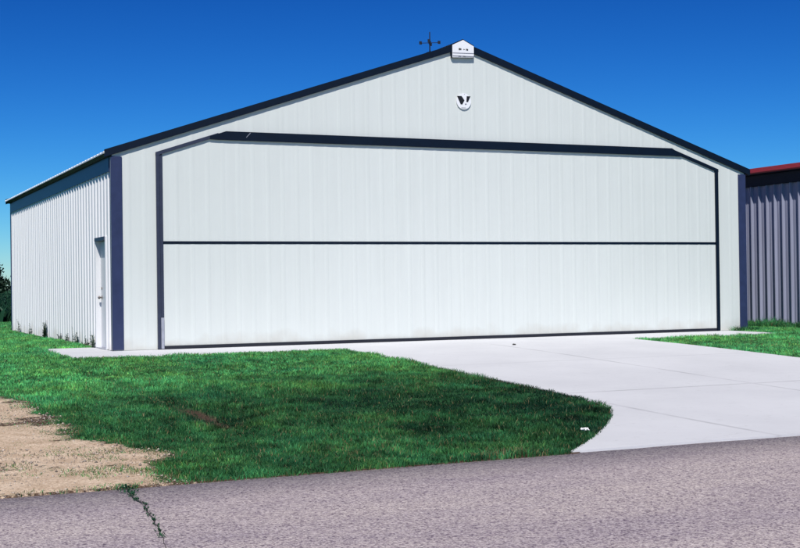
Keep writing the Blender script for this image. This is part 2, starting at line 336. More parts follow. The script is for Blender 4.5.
# the road: ragged edge against the verge
def road():
    mb = MB(); xs = list(np.arange(-60, 60, .12)); xs = [-900, -300, -120]+xs+[120, 300, 900]
    e = lambda x: float(ROAD_Y0+.05+(fbm(np.array([x]), np.array([3.]), .5, 41)[0]-.5)*.07*(abs(x) < 60))
    V = []; F = []
    rows = 7
    for x in xs:
        y0 = e(x); y1 = ROAD_Y1+float(fbm(np.array([x]), np.array([9.]), .5, 44)[0]-.5)*.1
        V.append((x, y0+.02, -.47))
        for k in range(rows):
            t = k/(rows-1); y = y0+(y1-y0)*t; V.append((x, y, -.400-.004+.07*(1-(2*t-1)**2)*.5-(.012 if k in (0, rows-1) else 0)))
        V.append((x, y1-.02, -.5))
    n = rows+2
    for i in range(len(xs)-1):
        for k in range(n-1): F.append((i*n+k, (i+1)*n+k, (i+1)*n+k+1, i*n+k+1))
    mb.add(V, F); o = mb.build('road', ROAD, recalc=False); tag(o, kind='structure')
    for p in o.data.polygons: p.use_smooth = True
    o.data.update()
    bm = bmesh.new(); bm.from_mesh(o.data); bm.normal_update()
    if sum(f.normal.z for f in bm.faces) < 0: bmesh.ops.reverse_faces(bm, faces=bm.faces)
    bm.to_mesh(o.data); bm.free()
road()
def road_z(y):
    t = (y-ROAD_Y0)/(ROAD_Y1-ROAD_Y0); return -.404+.035*(1-(2*t-1)**2)
# crack running out from the verge
crack_pts = [(-2.78, -13.85), (-2.80, -14.15), (-2.86, -14.5), (-2.84, -14.8), (-2.91, -15.2), (-2.94, -15.5), (-2.99, -15.8), (-3.03, -16.05), (-3.08, -16.4), (-3.15, -16.8), (-3.22, -17.3)]
mb = MB(); cl = []; cr = []
for i in range(len(crack_pts)-1):
    for k in range(5):
        t = k/5; x = crack_pts[i][0]*(1-t)+crack_pts[i+1][0]*t+random.uniform(-.010, .010); y = crack_pts[i][1]*(1-t)+crack_pts[i+1][1]*t
        w = random.uniform(.003, .008)*(1 if i < 4 else .55 if i < 7 else .32); cl.append((x-w, y, road_z(y)+.004)); cr.append((x+w, y, road_z(y)+.004))
for i in range(len(cl)-1): mb.quad(cl[i], cr[i], cr[i+1], cl[i+1])
tag(mb.build('road_crack', mat('crack_soil', (.05, .04, .035), .95, var=.4, vscale=20)), kind='structure')

# ------------------------------------------------------------------ ribbed sheet
def rib_profile(u0, u1, sp, h, wb=.066, wt=.03, phase=0., kinks=(), minor=True):
    pts = []
    k = math.floor((u0-phase)/sp)-1
    while phase+k*sp < u1+sp:
        c = phase+k*sp
        for du, d in ((-wb/2, 0), (-wt/2, h), (wt/2, h), (wb/2, 0), (sp/3-.012, 0), (sp/3, h*.12), (sp/3+.012, 0), (2*sp/3-.012, 0), (2*sp/3, h*.12), (2*sp/3+.012, 0))[:10 if minor else 4]: pts.append((c+du, d))
        k += 1
    pts.sort()
    us = [p[0] for p in pts]; ds = [p[1] for p in pts]
    sel = sorted(set([u0, u1]+[u for u in us if u0 < u < u1]+[q for q in kinks if u0 < q < u1]))
    return [(u, float(np.interp(u, us, ds))) for u in sel]
def ribbed(mb, u0, u1, zb, zt, place, sp=.305, h=.0026, wb=.10, wt=.03, phase=0., kinks=()):
    pr = rib_profile(u0, u1, sp, h, wb, wt, phase, kinks, h > .015)
    for (a, da), (b, db) in zip(pr, pr[1:]):
        mb.quad(place(a, zb(a), da), place(b, zb(b), db), place(b, zt(b), db), place(a, zt(a), da))
    return mb
FRONT = lambda off: (lambda u, z, d: (u, -off-d, z))
LEFT = lambda off: (lambda u, z, d: (-off-d, u, z))

# ------------------------------------------------------------------ the hangar
W, D = 14.757, 14.05
OX, RY = .11, -.055                              # side overhang, front overhang of the rake
ZE, ZP = 3.75, 6.237                            # top of the rake at the eave and at the peak
PITCH = (ZP-ZE)/(W/2+OX)
def rake(x): return ZE+PITCH*(min(x, W-x)+OX)
hangar = empty('hangar', (W/2, 0, 0), 'white ribbed steel hangar with navy trim and wide bifold door', 'hangar')
J0, J1, ZJ = .90, 13.93, 3.71                   # door opening: jamb centre lines, height of the jambs
ZH = 4.075
def opening(x): return min(ZH, ZJ+PITCH*(x-J0), ZJ+PITCH*(J1-x))
kL = J0+(ZH-ZJ)/PITCH; kR = J1-(ZH-ZJ)/PITCH
wt_ = lambda x: rake(x)-.06
mb = MB()
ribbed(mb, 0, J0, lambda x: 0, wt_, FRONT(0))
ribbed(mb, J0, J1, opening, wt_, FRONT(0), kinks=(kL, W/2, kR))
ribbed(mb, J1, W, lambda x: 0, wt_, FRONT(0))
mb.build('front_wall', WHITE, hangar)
# left wall with the small door's opening
PD0, PD1, PDZ = .55, 1.55, 2.13
WE = 3.70
mb = MB(); z0 = lambda u: 0; z1 = lambda u: WE
ribbed(mb, 0, PD0, z0, z1, LEFT(0), sp=.30, h=.026, wb=.085, wt=.035); ribbed(mb, PD0, PD1, lambda u: PDZ, z1, LEFT(0), sp=.30, h=.026, wb=.085, wt=.035); ribbed(mb, PD1, D, z0, z1, LEFT(0), sp=.30, h=.026, wb=.085, wt=.035)
mb.build('side_wall', WHITE_SIDE_LIFTED, hangar)
mb = MB(); ribbed(mb, 0, D, z0, z1, lambda u, z, d: (W+d, u, z), h=.023, wb=.085, wt=.035); mb.build('side_wall', WHITE_SIDE_LIFTED, hangar)
mb = MB(); ribbed(mb, 0, W, lambda x: 0, wt_, lambda u, z, d: (u, D+d, z), kinks=(W/2,)); mb.build('rear_wall', WHITE, hangar)
mb = MB(); mb.box(.03, W-.03, .03, D-.03, -.16, -.002); mb.build('foundation', CONC_F, hangar)
# roof: two ribbed slopes with thickness
for sgn in (0, 1):
    mb = MB()
    def P(u, s, d, sgn=sgn):
        x = -OX-.05+s*(W/2+OX+.05); z = ZE-.05*PITCH+PITCH*(x+OX+.05)-.034+d
        return (x if sgn == 0 else W-x, u, z)
    pr = rib_profile(RY+.03, D+.06, .305, .022)
    for (a, da), (b, db) in zip(pr, pr[1:]):
        mb.quad(P(a, 0, da), P(b, 0, db), P(b, 1, db), P(a, 1, da)); mb.quad(P(a, 0, -.02), P(b, 0, -.02), P(b, 1, -.02), P(a, 1, -.02)); mb.quad(P(a, 0, -.02), P(b, 0, -.02), P(b, 0, db), P(a, 0, da))
    mb.quad(P(RY+.03, 0, -.02), P(RY+.03, 1, -.02), P(RY+.03, 1, 0), P(RY+.03, 0, 0))
    mb.build('roof', ROOF, hangar)
mb = MB()
for s in (-1, 1):
    x0, x1 = W/2, W/2+s*.2; mb.add([(x0, RY, ZP+.05), (x0, D+.05, ZP+.05), (x1, D+.05, ZP+.05-.2*PITCH), (x1, RY, ZP+.05-.2*PITCH)], [(0, 1, 2, 3)])
mb.build('ridge_cap', NAVY, hangar)
# rake trim, front and rear: a fascia board with a small return on the roof
for yb, yf in ((0., RY), (D+.07, D)):
    for sgn in (0, 1):
        X = lambda x: x if sgn == 0 else W-x
        mb = MB(); a, b = -OX-.03, W/2
        za, zb = ZE-.03*PITCH, ZP
        mb.prism([(X(a), za-.125), (X(a), za+.015), (X(b), zb+.015), (X(b), zb-.125)], yb-.0, yf, 1)
        o = mb.build('rake_trim', NAVY if False else DARKTRIM, hangar)
# eaves: gutter, soffit, frieze
for sgn in (0, 1):
    X = lambda x: x if sgn == 0 else W-x
    mb = MB(); mb.prism([(X(-OX-.03), ZE-.035), (X(-OX-.03), ZE-.075), (X(-OX+.02), ZE-.115), (X(.0), ZE-.115), (X(.0), ZE-.035)], .004, D+.05, 1); mb.build('gutter', DARKTRIM, hangar)
    mb = MB(); x0, x1 = sorted((X(-.036), X(-.001))); mb.box(x0, x1, .11, D-.1, 3.36, 3.634); mb.build('eave_trim_or_shade', NAVY, hangar)
# corner trim
for x, y, sx, sy in ((0, 0, 1, 1), (W, 0, -1, 1), (0, D, 1, -1), (W, D, -1, -1)):
    mb = MB(); t = .024
    a = [(-t, -t), (.185, -t), (.185, -.002), (-.002, -.002), (-.002, .10), (-t, .10)]
    top = 3.633
    mb.prism([(x+sx*p, y+sy*q) for p, q in a], .012, top, 2); mb.build('corner_trim', NAVY, hangar, bevel=.003)
# the big bifold door: two leaves, hinge strip, bottom seal
door = bpy.data.objects.new('bifold_door', None); C.objects.link(door); door.parent = hangar
door.matrix_parent_inverse = Matrix.Translation(-hangar.location)
zs = 2.022
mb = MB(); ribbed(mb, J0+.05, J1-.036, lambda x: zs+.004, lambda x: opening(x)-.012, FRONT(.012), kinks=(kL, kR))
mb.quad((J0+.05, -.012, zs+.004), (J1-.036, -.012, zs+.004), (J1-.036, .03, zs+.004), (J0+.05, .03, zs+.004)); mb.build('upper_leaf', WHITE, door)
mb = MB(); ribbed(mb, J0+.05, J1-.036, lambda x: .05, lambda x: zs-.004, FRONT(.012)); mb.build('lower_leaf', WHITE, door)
mb = MB(); mb.box(J0+.055, J1-.037, -.0195, -.013, zs-.026, zs+.026); mb.build('hinge_strip', DARKTRIM, door)
mb = MB(); mb.box(J0+.05, J1-.05, -.034, .02, .003, .062); mb.build('bottom_seal', RUBBER, door)
# jambs, sloping corners and header hood
mb = MB(); mb.box(J0-.075, J0-.012, -.05, 0, .005, ZJ); mb.box(J0-.011, J0+.05, -.036, 0, .60, ZJ-.02); mb.build('door_jamb', GREYTRIM, hangar, bevel=.004)
mb = MB(); mb.box(J0-.009, J0+.048, -.045, 0, .008, .597); mb.build('jamb_guard', ALU, hangar, bevel=.004)
mb = MB(); mb.box(J1-.035, J1+.045, -.05, 0, .005, ZJ); mb.build('door_jamb', DARKTRIM, hangar, bevel=.004)
def bar(mb, xa, za, xb, zb, h, y0, y1): mb.prism([(xa, za-h/2), (xa, za+h/2), (xb, zb+h/2), (xb, zb-h/2)], y0, y1, 1)
mb = MB(); bar(mb, J0-.075, ZJ-.01, kL+.05, ZJ-.01+PITCH*(kL+.05-J0+.075), .07, -.052, 0); mb.build('corner_brace_trim', GREYTRIM, hangar)
mb = MB(); bar(mb, J1+.05, ZJ-.01, kR-.05, ZJ-.01+PITCH*(J1+.05-kR+.05), .07, -.052, 0); mb.build('corner_brace_trim', DARKTRIM, hangar)
hx0, hx1 = 1.88, 12.98
mb = MB()
o2 = [(hx0, 4.015), (hx0, 4.07), (hx0+.32, 4.178), (hx1-.30, 4.178), (hx1-.02, 4.03), (hx1-.04, 4.0), (hx1-.2, 4.005), (hx0+.2, 4.008)]
mb.prism(o2, 0, -.062, 1); hood = mb.build('header_hood', DARKTRIM, hangar)
mb = MB(); mb.prism([(2.60, 4.07), (2.612, 4.07), (2.70, 4.165), (2.688, 4.165)], -.0625, -.0655, 1); mb.build('lap_seam_highlight', ALU, hood)  # pale strip paints the highlight along the hood's overlap
# peak cap with its maker's lettering
YC = RY-.02
cap_o = [(7.115, 5.905), (7.118, 6.166), (7.37, 6.285), (7.62, 6.166), (7.62, 5.93)]
mb = MB(); mb.prism([(7.37+(x-7.37)*1.05, z if z < 6 else z+.022) for x, z in cap_o], RY+.04, RY-.012, 1); back = mb.build('cap_backing', DARKTRIM, hangar)
mb = MB(); mb.prism(cap_o, RY-.013, YC-.012, 1); cap = mb.build('peak_cap', DISC, hangar, bevel=.004)
ym = YC-.0125
for x0, x1, z0_, z1_ in ((7.262, 7.293, 6.066, 6.108), (7.298, 7.322, 6.070, 6.104), (7.368, 7.382, 6.076, 6.094), (7.392, 7.406, 6.078, 6.092), (7.432, 7.452, 6.07, 6.104), (7.457, 7.48, 6.066, 6.10)):
    mb = MB(); mb.box(x0, x1, ym-.004, ym, z0_, z1_); mb.build('letter', BLACK, cap)
mb = MB(); mb.prism([(7.118, 5.992), (7.118, 6.004), (7.618, 6.02), (7.618, 6.008)], ym-.004, ym, 1); mb.build('cap_line', GREYMARK, cap); mb = MB(); mb.prism([(7.118, 5.928), (7.118, 5.944), (7.618, 5.956), (7.618, 5.94)], ym-.004, ym, 1); mb.build('cap_line', GREYMARK, cap)
mb = MB(); mb.box(7.25, 7.31, ym-.0075, ym-.0045, 5.932, 5.946); mb.build('letter', BLACK, cap); mb = MB(); mb.box(7.36, 7.42, ym-.0075, ym-.0045, 5.936, 5.95); mb.build('letter', BLACK, cap)
# small side door, set back in its frame
pd = bpy.data.objects.new('side_door', None); C.objects.link(pd); pd.parent = hangar; pd.matrix_parent_inverse = Matrix.Translation(-hangar.location)
RC = .07
mb = MB(); mb.box(RC, RC+.045, PD0+.04, PD1-.04, .012, PDZ-.04); leaf = mb.build('door_leaf', WHITE_DOOR, pd, bevel=.004)
mb = MB()
mb.box(-.034, RC+.05, PD0-.03, PD0+.037, .0, PDZ+.03); mb.box(-.034, RC+.05, PD1-.037, PD1+.03, .0, PDZ+.03); mb.build('door_frame', WHITE_DOOR, pd, bevel=.003)
mb = MB(); mb.box(-.05, RC+.05, PD0+.038, PD1-.038, PDZ-.037, PDZ+.03); mb.build('lintel', GREYTRIM, pd)
mb = MB(); mb.box(-.03, RC-.0, PD0+.038, PD1-.038, .0, .011); mb.build('threshold', ALU, pd)
mb = MB(); kx = RC; mb.tube([(kx, 1.40, .99), (kx-.035, 1.40, .99)], .014, 10); mb.tube([(kx-.035, 1.40, .99), (kx-.043, 1.40, .99), (kx-.07, 1.40, .99), (kx-.08, 1.40, .99)], [.018, .03, .03, .015], 14); mb.tube([(kx, 1.40, .99), (kx-.006, 1.40, .99)], .04, 14); mb.build('knob', BRASS, pd, smooth=True)
mb = MB(); mb.tube([(kx, 1.40, 1.17), (kx-.012, 1.40, 1.17)], .026, 14); mb.build('deadbolt', BRASS, pd)
for hz in (.3, 1.05, 1.8):
    mb = MB(); mb.tube([(kx-.006, PD0+.045, hz), (kx-.006, PD0+.045, hz+.1)], .008, 8); mb.build('hinge', ALU, pd)

# round sign on the gable
sg = empty('round_sign', (7.40, -.02, 5.005), 'round white sign with black winged letter mark on the gable', 'sign')
ring = [(7.395+.17*math.cos(a), 5.005+.17*math.sin(a)) for a in np.linspace(0, 2*math.pi, 41)[:-1]]
mb = MB(); mb.prism(ring, -.018, -.032, 1); mb.build('sign_disc', DISC, sg)
mb = MB()
for pts in ([(7.233, 5.109), (7.341, 5.112), (7.407, 5.023), (7.353, 4.935), (7.316, 4.938)], [(7.462, 5.114), (7.55, 5.116), (7.492, 4.994), (7.452, 4.992)]):
    mb = MB(); mb.prism(pts, -.0325, -.037, 1); mb.build('emblem', BLACK, sg)
mb = MB(); mb.prism([(7.414, 4.955), (7.462, 4.957), (7.45, 4.932), (7.421, 4.931)], -.0325, -.036, 1); mb.build('emblem_dot', GREYMARK, sg); mb = MB(); mb.prism([(7.404, 5.148), (7.416, 5.148), (7.416, 5.16), (7.404, 5.16)], -.0325, -.036, 1); mb.build('emblem_dot', GREYMARK, sg)
for k in range(5):
    mb = MB(); mb.box(7.335+k*.022, 7.35+k*.022, -.036, -.0325, 4.858, 4.872); mb.build('letter', GREYMARK, sg)
# mast with a cross bar on the ridge
an = empty('antenna', (7.38, 1.55, ZP), 'thin dark cross-shaped mast standing on the hangar ridge', 'antenna')
mb = MB(); mb.tube([(7.38, 1.55, ZP+.04), (7.38, 1.55, 6.757)], [.017, .012], 8); mb.build('mast', MAST, an)
mb = MB(); mb.tube([(7.27, 1.36, 6.525), (7.49, 1.74, 6.525)], .006, 6); mb.tube([(7.20, 1.65, 6.515), (7.56, 1.45, 6.515)], .007, 6); mb.build('cross_bar', MAST, an)
for px_, py_ in ((7.20, 1.65), (7.56, 1.45), (7.27, 1.36), (7.49, 1.74)):
    mb = MB(); mb.box(px_-.03, px_+.03, py_-.012, py_+.012, 6.485, 6.555); mb.build('end_plate', MAST, an, bevel=.004)
mb = MB(); mb.tube([(7.38, 1.55, 6.49), (7.38, 1.55, 6.55)], .03, 10); mb.build('hub', MAST, an)
mb = MB(); mb.box(7.31, 7.45, 1.48, 1.62, ZP+.02, ZP+.066); mb.build('base_plate', MAST, an)

# ------------------------------------------------------------------ neighbouring building
NX, NW, NY0, ND, NZ = 17.5, 13.0, -.2, 15., 4.06
nb = empty('neighbouring_hangar', (NX+NW/2, 0, 0), 'blue grey ribbed building with red eave right of the white hangar', 'building')
NP = .07
nr = lambda x: NZ-.06+NP*(min(x-NX, NX+NW-x))
mb = MB(); ribbed(mb, NY0, NY0+ND, lambda u: -.05, lambda u: NZ-.05, lambda u, z, d: (NX-d, u, z), sp=.300, h=.07, wb=.06, wt=.022); mb.build('side_wall', BLUEGREY, nb)
mb = MB(); ribbed(mb, NY0, NY0+ND, lambda u: -.05, lambda u: NZ-.05, lambda u, z, d: (NX+NW+d, u, z), sp=.300, h=.07, wb=.06, wt=.022); mb.build('side_wall', BLUEGREY, nb)
for yy, s in ((NY0, -1), (NY0+ND, 1)):
    mb = MB(); ribbed(mb, NX, NX+NW, lambda u: -.05, nr, lambda u, z, d: (u, yy+s*d, z), sp=.300, h=.07, wb=.06, wt=.022, kinks=(NX+NW/2,)); mb.build('end_wall', BLUEGREY, nb)
OH = .24
for sgn in (0, 1):
    X = lambda x: NX-x if sgn == 0 else NX+NW+x
    mb = MB(); mid = NX+NW/2
    mb.prism([(X(OH), NZ-.02-NP*OH*.0), (mid, NZ+NP*(NW/2+OH)-.02), (mid, NZ+NP*(NW/2+OH)+.0), (X(OH), NZ)], NY0-.1, NY0+ND+.1, 1); mb.build('roof', ROOF, nb)
    mb = MB(); mb.prism([(X(OH+.05), NZ+.01), (X(OH+.05), NZ-.10), (X(OH+.01), NZ-.13), (X(OH-.01), NZ-.13), (X(OH-.01), NZ+.01)], NY0-.1, NY0+ND+.1, 1); mb.build('eave_fascia', RED, nb)
    mb = MB(); x0, x1 = sorted((X(OH-.012), X(.0))); mb.box(x0, x1, NY0-.08, NY0+ND+.08, NZ-.15, NZ-.128); mb.build('soffit', DARKTRIM, nb)
    mb = MB(); x0, x1 = sorted((X(.08), X(.001))); mb.box(x0, x1, NY0+.0, NY0+ND, NZ-.44, NZ-.152); mb.build('eave_trim_or_shade', DARKTRIM, nb)  # dark strip painting in the deep eave shadow on the wall
    for yy in (NY0-.1, NY0+ND+.04):
        mb = MB(); mb.prism([(X(OH), NZ-.12), (mid, NZ-.12+NP*(NW/2+OH)), (mid, NZ+.02+NP*(NW/2+OH)), (X(OH), NZ+.02)], yy-.03, yy+.06, 1); mb.build('rake_trim', RED, nb)

# ------------------------------------------------------------------ grass
def tri_mesh(name, v, tone, m, nper=3, faces=None, label=None, kind='stuff'):
    n = len(v)//nper
    me = bpy.data.meshes.new(name); me.vertices.add(len(v)); me.vertices.foreach_set('co', v.astype(np.float32).ravel())
    fs = np.array(faces); F = (np.arange(n)[:, None, None]*nper+fs[None]).reshape(-1, 3)
    me.loops.add(F.size); me.loops.foreach_set('vertex_index', F.ravel().astype(np.int32))
    me.polygons.add(len(F)); me.polygons.foreach_set('loop_start', np.arange(0, F.size, 3, dtype=np.int32))
    me.update(calc_edges=True)
    at = me.attributes.new('tone', 'FLOAT_COLOR', 'POINT')
    c = np.ones((len(v), 4), np.float32); c[:, :3] = np.repeat(tone, nper, 0); at.data.foreach_set('color', c.ravel())
    me.materials.append(m); return me
def blades(x, y, z, h, w, lean, tone):
    n = len(x); a = rng.random(n)*2*np.pi; b = rng.random(n)*2*np.pi
    dx, dy = np.cos(a)*w/2, np.sin(a)*w/2; lx, ly = np.cos(b)*lean*h, np.sin(b)*lean*h
    p0 = np.stack([x-dx, y-dy, z], 1); p1 = np.stack([x+dx, y+dy, z], 1)
    p2 = np.stack([x-dx*.8+lx*.35, y-dy*.8+ly*.35, z+h*.6], 1); p3 = np.stack([x+dx*.8+lx*.35, y+dy*.8+ly*.35, z+h*.6], 1)
    p4 = np.stack([x+lx, y+ly, z+h*(1-.25*lean)], 1)
    return np.stack([p0, p1, p2, p3, p4], 1).reshape(-1, 3), tone
BF = [(0, 1, 3), (0, 3, 2), (2, 3, 4)]
def lawn():
    xs, ys_ = [], []
    def area(x0, x1, y0, y1, dens):
        n = int((x1-x0)*(y1-y0)*dens); xs.append(rng.uniform(x0, x1, n)); ys_.append(rng.uniform(y0, y1, n))
    area(-7, 4, -13.95, -10, 4200); area(-8, 4, -10, -6, 3000); area(-9, 4, -6, -1.7, 2200)
    area(-9, 0, -1.7, 6, 1500); area(-9, 0, 6, 16, 700); area(-9, 3, 14.1, 24, 500)
    area(10, 18, -9, -1.8, 1600); area(14.2, 17.6, -1.95, 6, 1800); area(15, 23, -1.95, -.3, 900); area(18, 24, -9, -1.9, 350)
    area(-16, -9, -13, 22, 500); area(-44, -16, -13.9, 24, 130); area(14.7, 17.6, 6, 14, 200)
    area(-14, 14, -25.5, ROAD_Y1, 160)
    x = np.concatenate(xs); y = np.concatenate(ys_)
    keep = ~in_paving(x, y, -.03) & ~((x > -.03) & (x < W+.03) & (y > -.03) & (y < D+.03)) & ~((x > NX-.05) & (x < NX+NW) & (y > NY0) & (y < NY0+ND))
    sm = sand_mask(x, y); rm = rut_mask(x, y)
    clump = fbm(x, y, .35, 51)
    r = rng.random(len(x))
    on_sand = (sm > .5)
    near_turf = sand_mask(x+.75, y) < .6
    tuft = (fbm(x, y, .34, 61) > np.where(near_turf, .46, .61)) & (x > -4.6)
    keep &= np.where(sm > .05, (r > np.clip(sm*1.25, 0, 1)) | (on_sand & tuft & (r > np.where(near_turf, .45, .72))), True)
    keep &= ~((rm > .3) & (r < rm*(.35+.5*np.clip((-y-8.4)/.9, 0, 1))))
    keep &= (r > .5*np.clip((.42-clump)/.2, 0, 1)*1.2)
    x, y, sm, rm, clump = x[keep], y[keep], sm[keep], rm[keep], clump[keep]; n = len(x)
    z = gz(y)-.02
    big = fbm(x, y, 3.2, 71); mid = fbm(x, y, .9, 75)
    patch = np.clip((mid-.42)/.25, 0, 1)
    h = rng.uniform(.03, .066, n)*(.55+1.0*clump)*(1-.5*rm)*(.8+.45*patch)
    rough = ((x > 16.3) & (x < NX) & (y > -.6)) | ((x > 14.2) & (x < 15.0) & (y > -.3)); h = np.where(rough, h*rng.uniform(1.3, 3.4, n), h)
    edge = in_paving(x, y, .12); h = np.where(edge, h*1.1, h)
    h = np.where(sm > .3, h*.7, h)
    # longer, darker grass towards the drive; thinner, lighter grass by the building and at the left
    lush = np.clip((x+1.5)/4, 0, 1)*np.clip((-y-2.5)/4, 0, 1)*(x < 4)
    t = np.clip(.31+.45*(big-.5)+.55*(mid-.5)+.5*(fbm(x, y, .33, 131)-.5)-.34*lush+.55*np.clip((y+9.5)/4, 0, 1)+.25*np.clip((-1.2-x)/1.5, 0, 1)-.42*rm-.55*rough, 0, 1)[:, None]
    dark = np.array([.006, .045, .019]); lite = np.array([.125, .49, .150])
    tone = dark*(1-t)+lite*t
    cl2 = fbm(x, y, .13, 101); tone *= (np.clip(-.15+2.3*cl2, .25, 1.9)*rng.uniform(.6, 1.45, n))[:, None]
    warm = (fbm(x, y, .6, 107)-.5)[:, None]; tone = tone*(1+warm*np.array([.9, .1, -.5]))
    hue = rng.random((n, 1)); tone = np.where(hue < .16, tone*np.array([2.0, 1.15, .9]), tone)
    dry = rng.random(n) < (.03+.30*np.clip(sm*3, 0, 1)+.10*rm+.5*np.clip(1.1-np.hypot((x-.75)/.5, (y+13.72)/.16), 0, 1)+.05*np.clip((fbm(x, y, 1.6, 81)-.6)/.2, 0, 1))
    tone[dry] = np.array([.34, .27, .13])*rng.uniform(.6, 1.1, (int(dry.sum()), 1))
    v, tone = blades(x, y, z, h, rng.uniform(.004, .0085, n)*(1+.6*(y > -6)), rng.uniform(.1, .95, n), tone)
    me = tri_mesh('lawn_grass', v, tone, GRASS, 5, BF)
    o = bpy.data.objects.new('lawn_grass', me); C.objects.link(o)
    tag(o, 'dense green mown grass with dry blades covering the lawn', 'grass', kind='stuff')
lawn()
def gravel():
    x = rng.uniform(-9, -1.6, 26000); y = rng.uniform(-13.95, -6, 26000); k = sand_mask(x, y) > .35; x, y = x[k], y[k]
    n = len(x); rr = rng.uniform(.003, .007, n)+.012*rng.random(n)**9
    dirs = np.array([(1, 0, 0), (0, 1, 0), (-1, 0, 0), (0, -1, 0), (0, 0, .8), (0, 0, -.8)])
    v = np.stack([x, y, gz(y)+.002+rr*.2], 1)[:, None]+dirs[None]*rr[:, None, None]*rng.uniform(.6, 1.3, (n, 6, 1))
    c0 = np.array([.50, .40, .30])*rng.uniform(.35, 1.3, (n, 1))*(1+np.array([-.1, 0, .15])*rng.random((n, 1)))
    me = tri_mesh('gravel', v.reshape(-1, 3), c0, STONE, 6, [(0, 1, 4), (1, 2, 4), (2, 3, 4), (3, 0, 4), (1, 0, 5), (2, 1, 5), (3, 2, 5), (0, 3, 5)])
    o = bpy.data.objects.new('gravel', me); C.objects.link(o); tag(o, 'fine gravel and grit strewn over the bare sandy verge', 'gravel', kind='stuff')
STONE = leaf_mat('grit', 0)
gravel()
# the crop beyond the lawn, left of the hangar
def crop():
    n = 90000
    y = 22+rng.random(n)**1.8*200; x = rng.uniform(-60, 45, n)*(.3+.7*(y-22)/200)+(y-22)*.14
    k = field_mask(x, y) > .5; x, y = x[k], y[k]; n = len(x)
    h = rng.uniform(.3, .7, n)*(.7+.6*fbm(x, y, 6, 91))
    tone = np.array([.014, .062, .03])*rng.uniform(.5, 1.5, (n, 1))
    v, tone = blades(x, y, np.full(n, -.03), h, rng.uniform(.1, .22, n)*(1+(y-22)/120), rng.uniform(.2, .8, n), tone)
    me = tri_mesh('crop', v, tone, GRASS, 5, BF); o = bpy.data.objects.new('crop_field', me); C.objects.link(o)
    tag(o, 'dark green crop standing in the field behind the hangar', 'crop', kind='stuff')
crop()
# the far wood: trunks and crowns of leaf clumps, reads as one mass
def wood():
    V, T = [], []
    for i in range(150):
        x0 = -330+i*4.4+rng.uniform(-2, 2); y0 = 430+rng.uniform(-18, 22); H = rng.uniform(6, 9.5); R = rng.uniform(3, 5.2)
        for c in range(10):
            cx, cy, cz = x0+rng.normal()*R*.45, y0+rng.normal()*R*.45, H*rng.uniform(.12, .85); cr_ = R*rng.uniform(.35, .6); n = 70
            d = rng.normal(size=(n, 3)); d /= np.linalg.norm(d, axis=1)[:, None]; p = np.array([cx, cy, cz])+d*cr_*rng.random((n, 1))**.33
            p[:, 2] = np.clip(p[:, 2], .3, None)
            s = rng.uniform(.35, .8, (n, 1)); e1 = rng.normal(size=(n, 3)); e1 /= np.linalg.norm(e1, axis=1)[:, None]; e2 = np.cross(e1, rng.normal(size=(n, 3))); e2 /= np.linalg.norm(e2, axis=1)[:, None]
            V.append(np.stack([p-e1*s, p+e1*s, p+e2*s*1.3], 1).reshape(-1, 3)); T.append(np.array([.02, .05, .028])*rng.uniform(.5, 1.4, (n, 1)))
        # trunk as three slim triangles
        tr = []
        for a in (0, 2.1, 4.2): tr += [(x0+.25*math.cos(a), y0+.25*math.sin(a), -.2), (x0+.25*math.cos(a+2.1), y0+.25*math.sin(a+2.1), -.2), (x0, y0, H*.8)]
        V.append(np.array(tr)); T.append(np.tile([[.03, .025, .02]], (3, 1)))
    me = tri_mesh('far_wood', np.concatenate(V), np.concatenate(T), LEAF, 3, [(0, 1, 2)]); o = bpy.data.objects.new('far_wood', me); C.objects.link(o)
    tag(o, 'dark line of distant trees on the horizon left of the hangar', 'woodland', kind='stuff')
wood()

# ------------------------------------------------------------------ weeds along the side wall
def weed(x, y, h, spread, n_st, label, seed):
    r = np.random.default_rng(seed)
    root = empty('weed', (x, y, 0), label, 'weed', 'weeds along the side wall')
    V, T = [], []; st = MB()
    for s in range(n_st):
        hh = h*(1 if s == 0 else r.uniform(.45, .9)); a = r.uniform(0, 6.28); L = spread*r.uniform(.15, .8)
        bx, by = x+r.normal()*.03, y+r.normal()*.05
        tip = (min(bx+math.cos(a)*L*.5, -.03), by+math.sin(a)*L, hh)
        md = (min((bx+tip[0])/2, -.03), (by+tip[1])/2+.01, hh*.5)
        st.tube([(min(bx, -.035), by, -.03), md, tip], [.005, .004, .002], 5)
        m = int(14+hh*44)
        t = r.uniform(.12, 1, m); px = bx+(tip[0]-bx)*t; py = by+(tip[1]-by)*t; pz = hh*t
        for i in range(m):
            ang = r.uniform(0, 6.28); l = r.uniform(.03, .065)*(1.25-.7*t[i]); w = l*.26
            d = np.array([math.cos(ang), math.sin(ang), r.uniform(-.1, .7)]); sd = np.array([-d[1], d[0], 0])*w
            p = np.array([px[i], py[i], pz[i]])
            q = [p, p+d*l*.5+sd, p+d*l, p+d*l*.5-sd]
            q = [np.array([min(k[0], -.024), k[1], k[2]]) for k in q]
            V += [q[0], q[1], q[2], q[3]]; T.append(np.array([.03, .085, .04])*r.uniform(.5, 1.4))
    st.build('stem', leafstem, root)
    me = tri_mesh('foliage', np.array(V), np.array(T), LEAF, 4, [(0, 1, 2), (0, 2, 3)])
    o = bpy.data.objects.new('foliage', me); C.objects.link(o); o.parent = root; o.matrix_parent_inverse = Matrix.Translation(-Vector(root.location))
leafstem = mat('weed_stem', (.05, .08, .03), .7, var=.3, vscale=20)
weed(-.06, 12.2, .36, .2, 3, 'farthest weed, a small tuft near the rear corner of the side wall', 1)
weed(-.06, 10.2, .30, .2, 3, 'short feathery weed second from the rear corner of the side wall', 2)
weed(-.07, 7.7, .42, .3, 14, 'bushiest dark weed, a thick clump midway along the white side wall', 3)
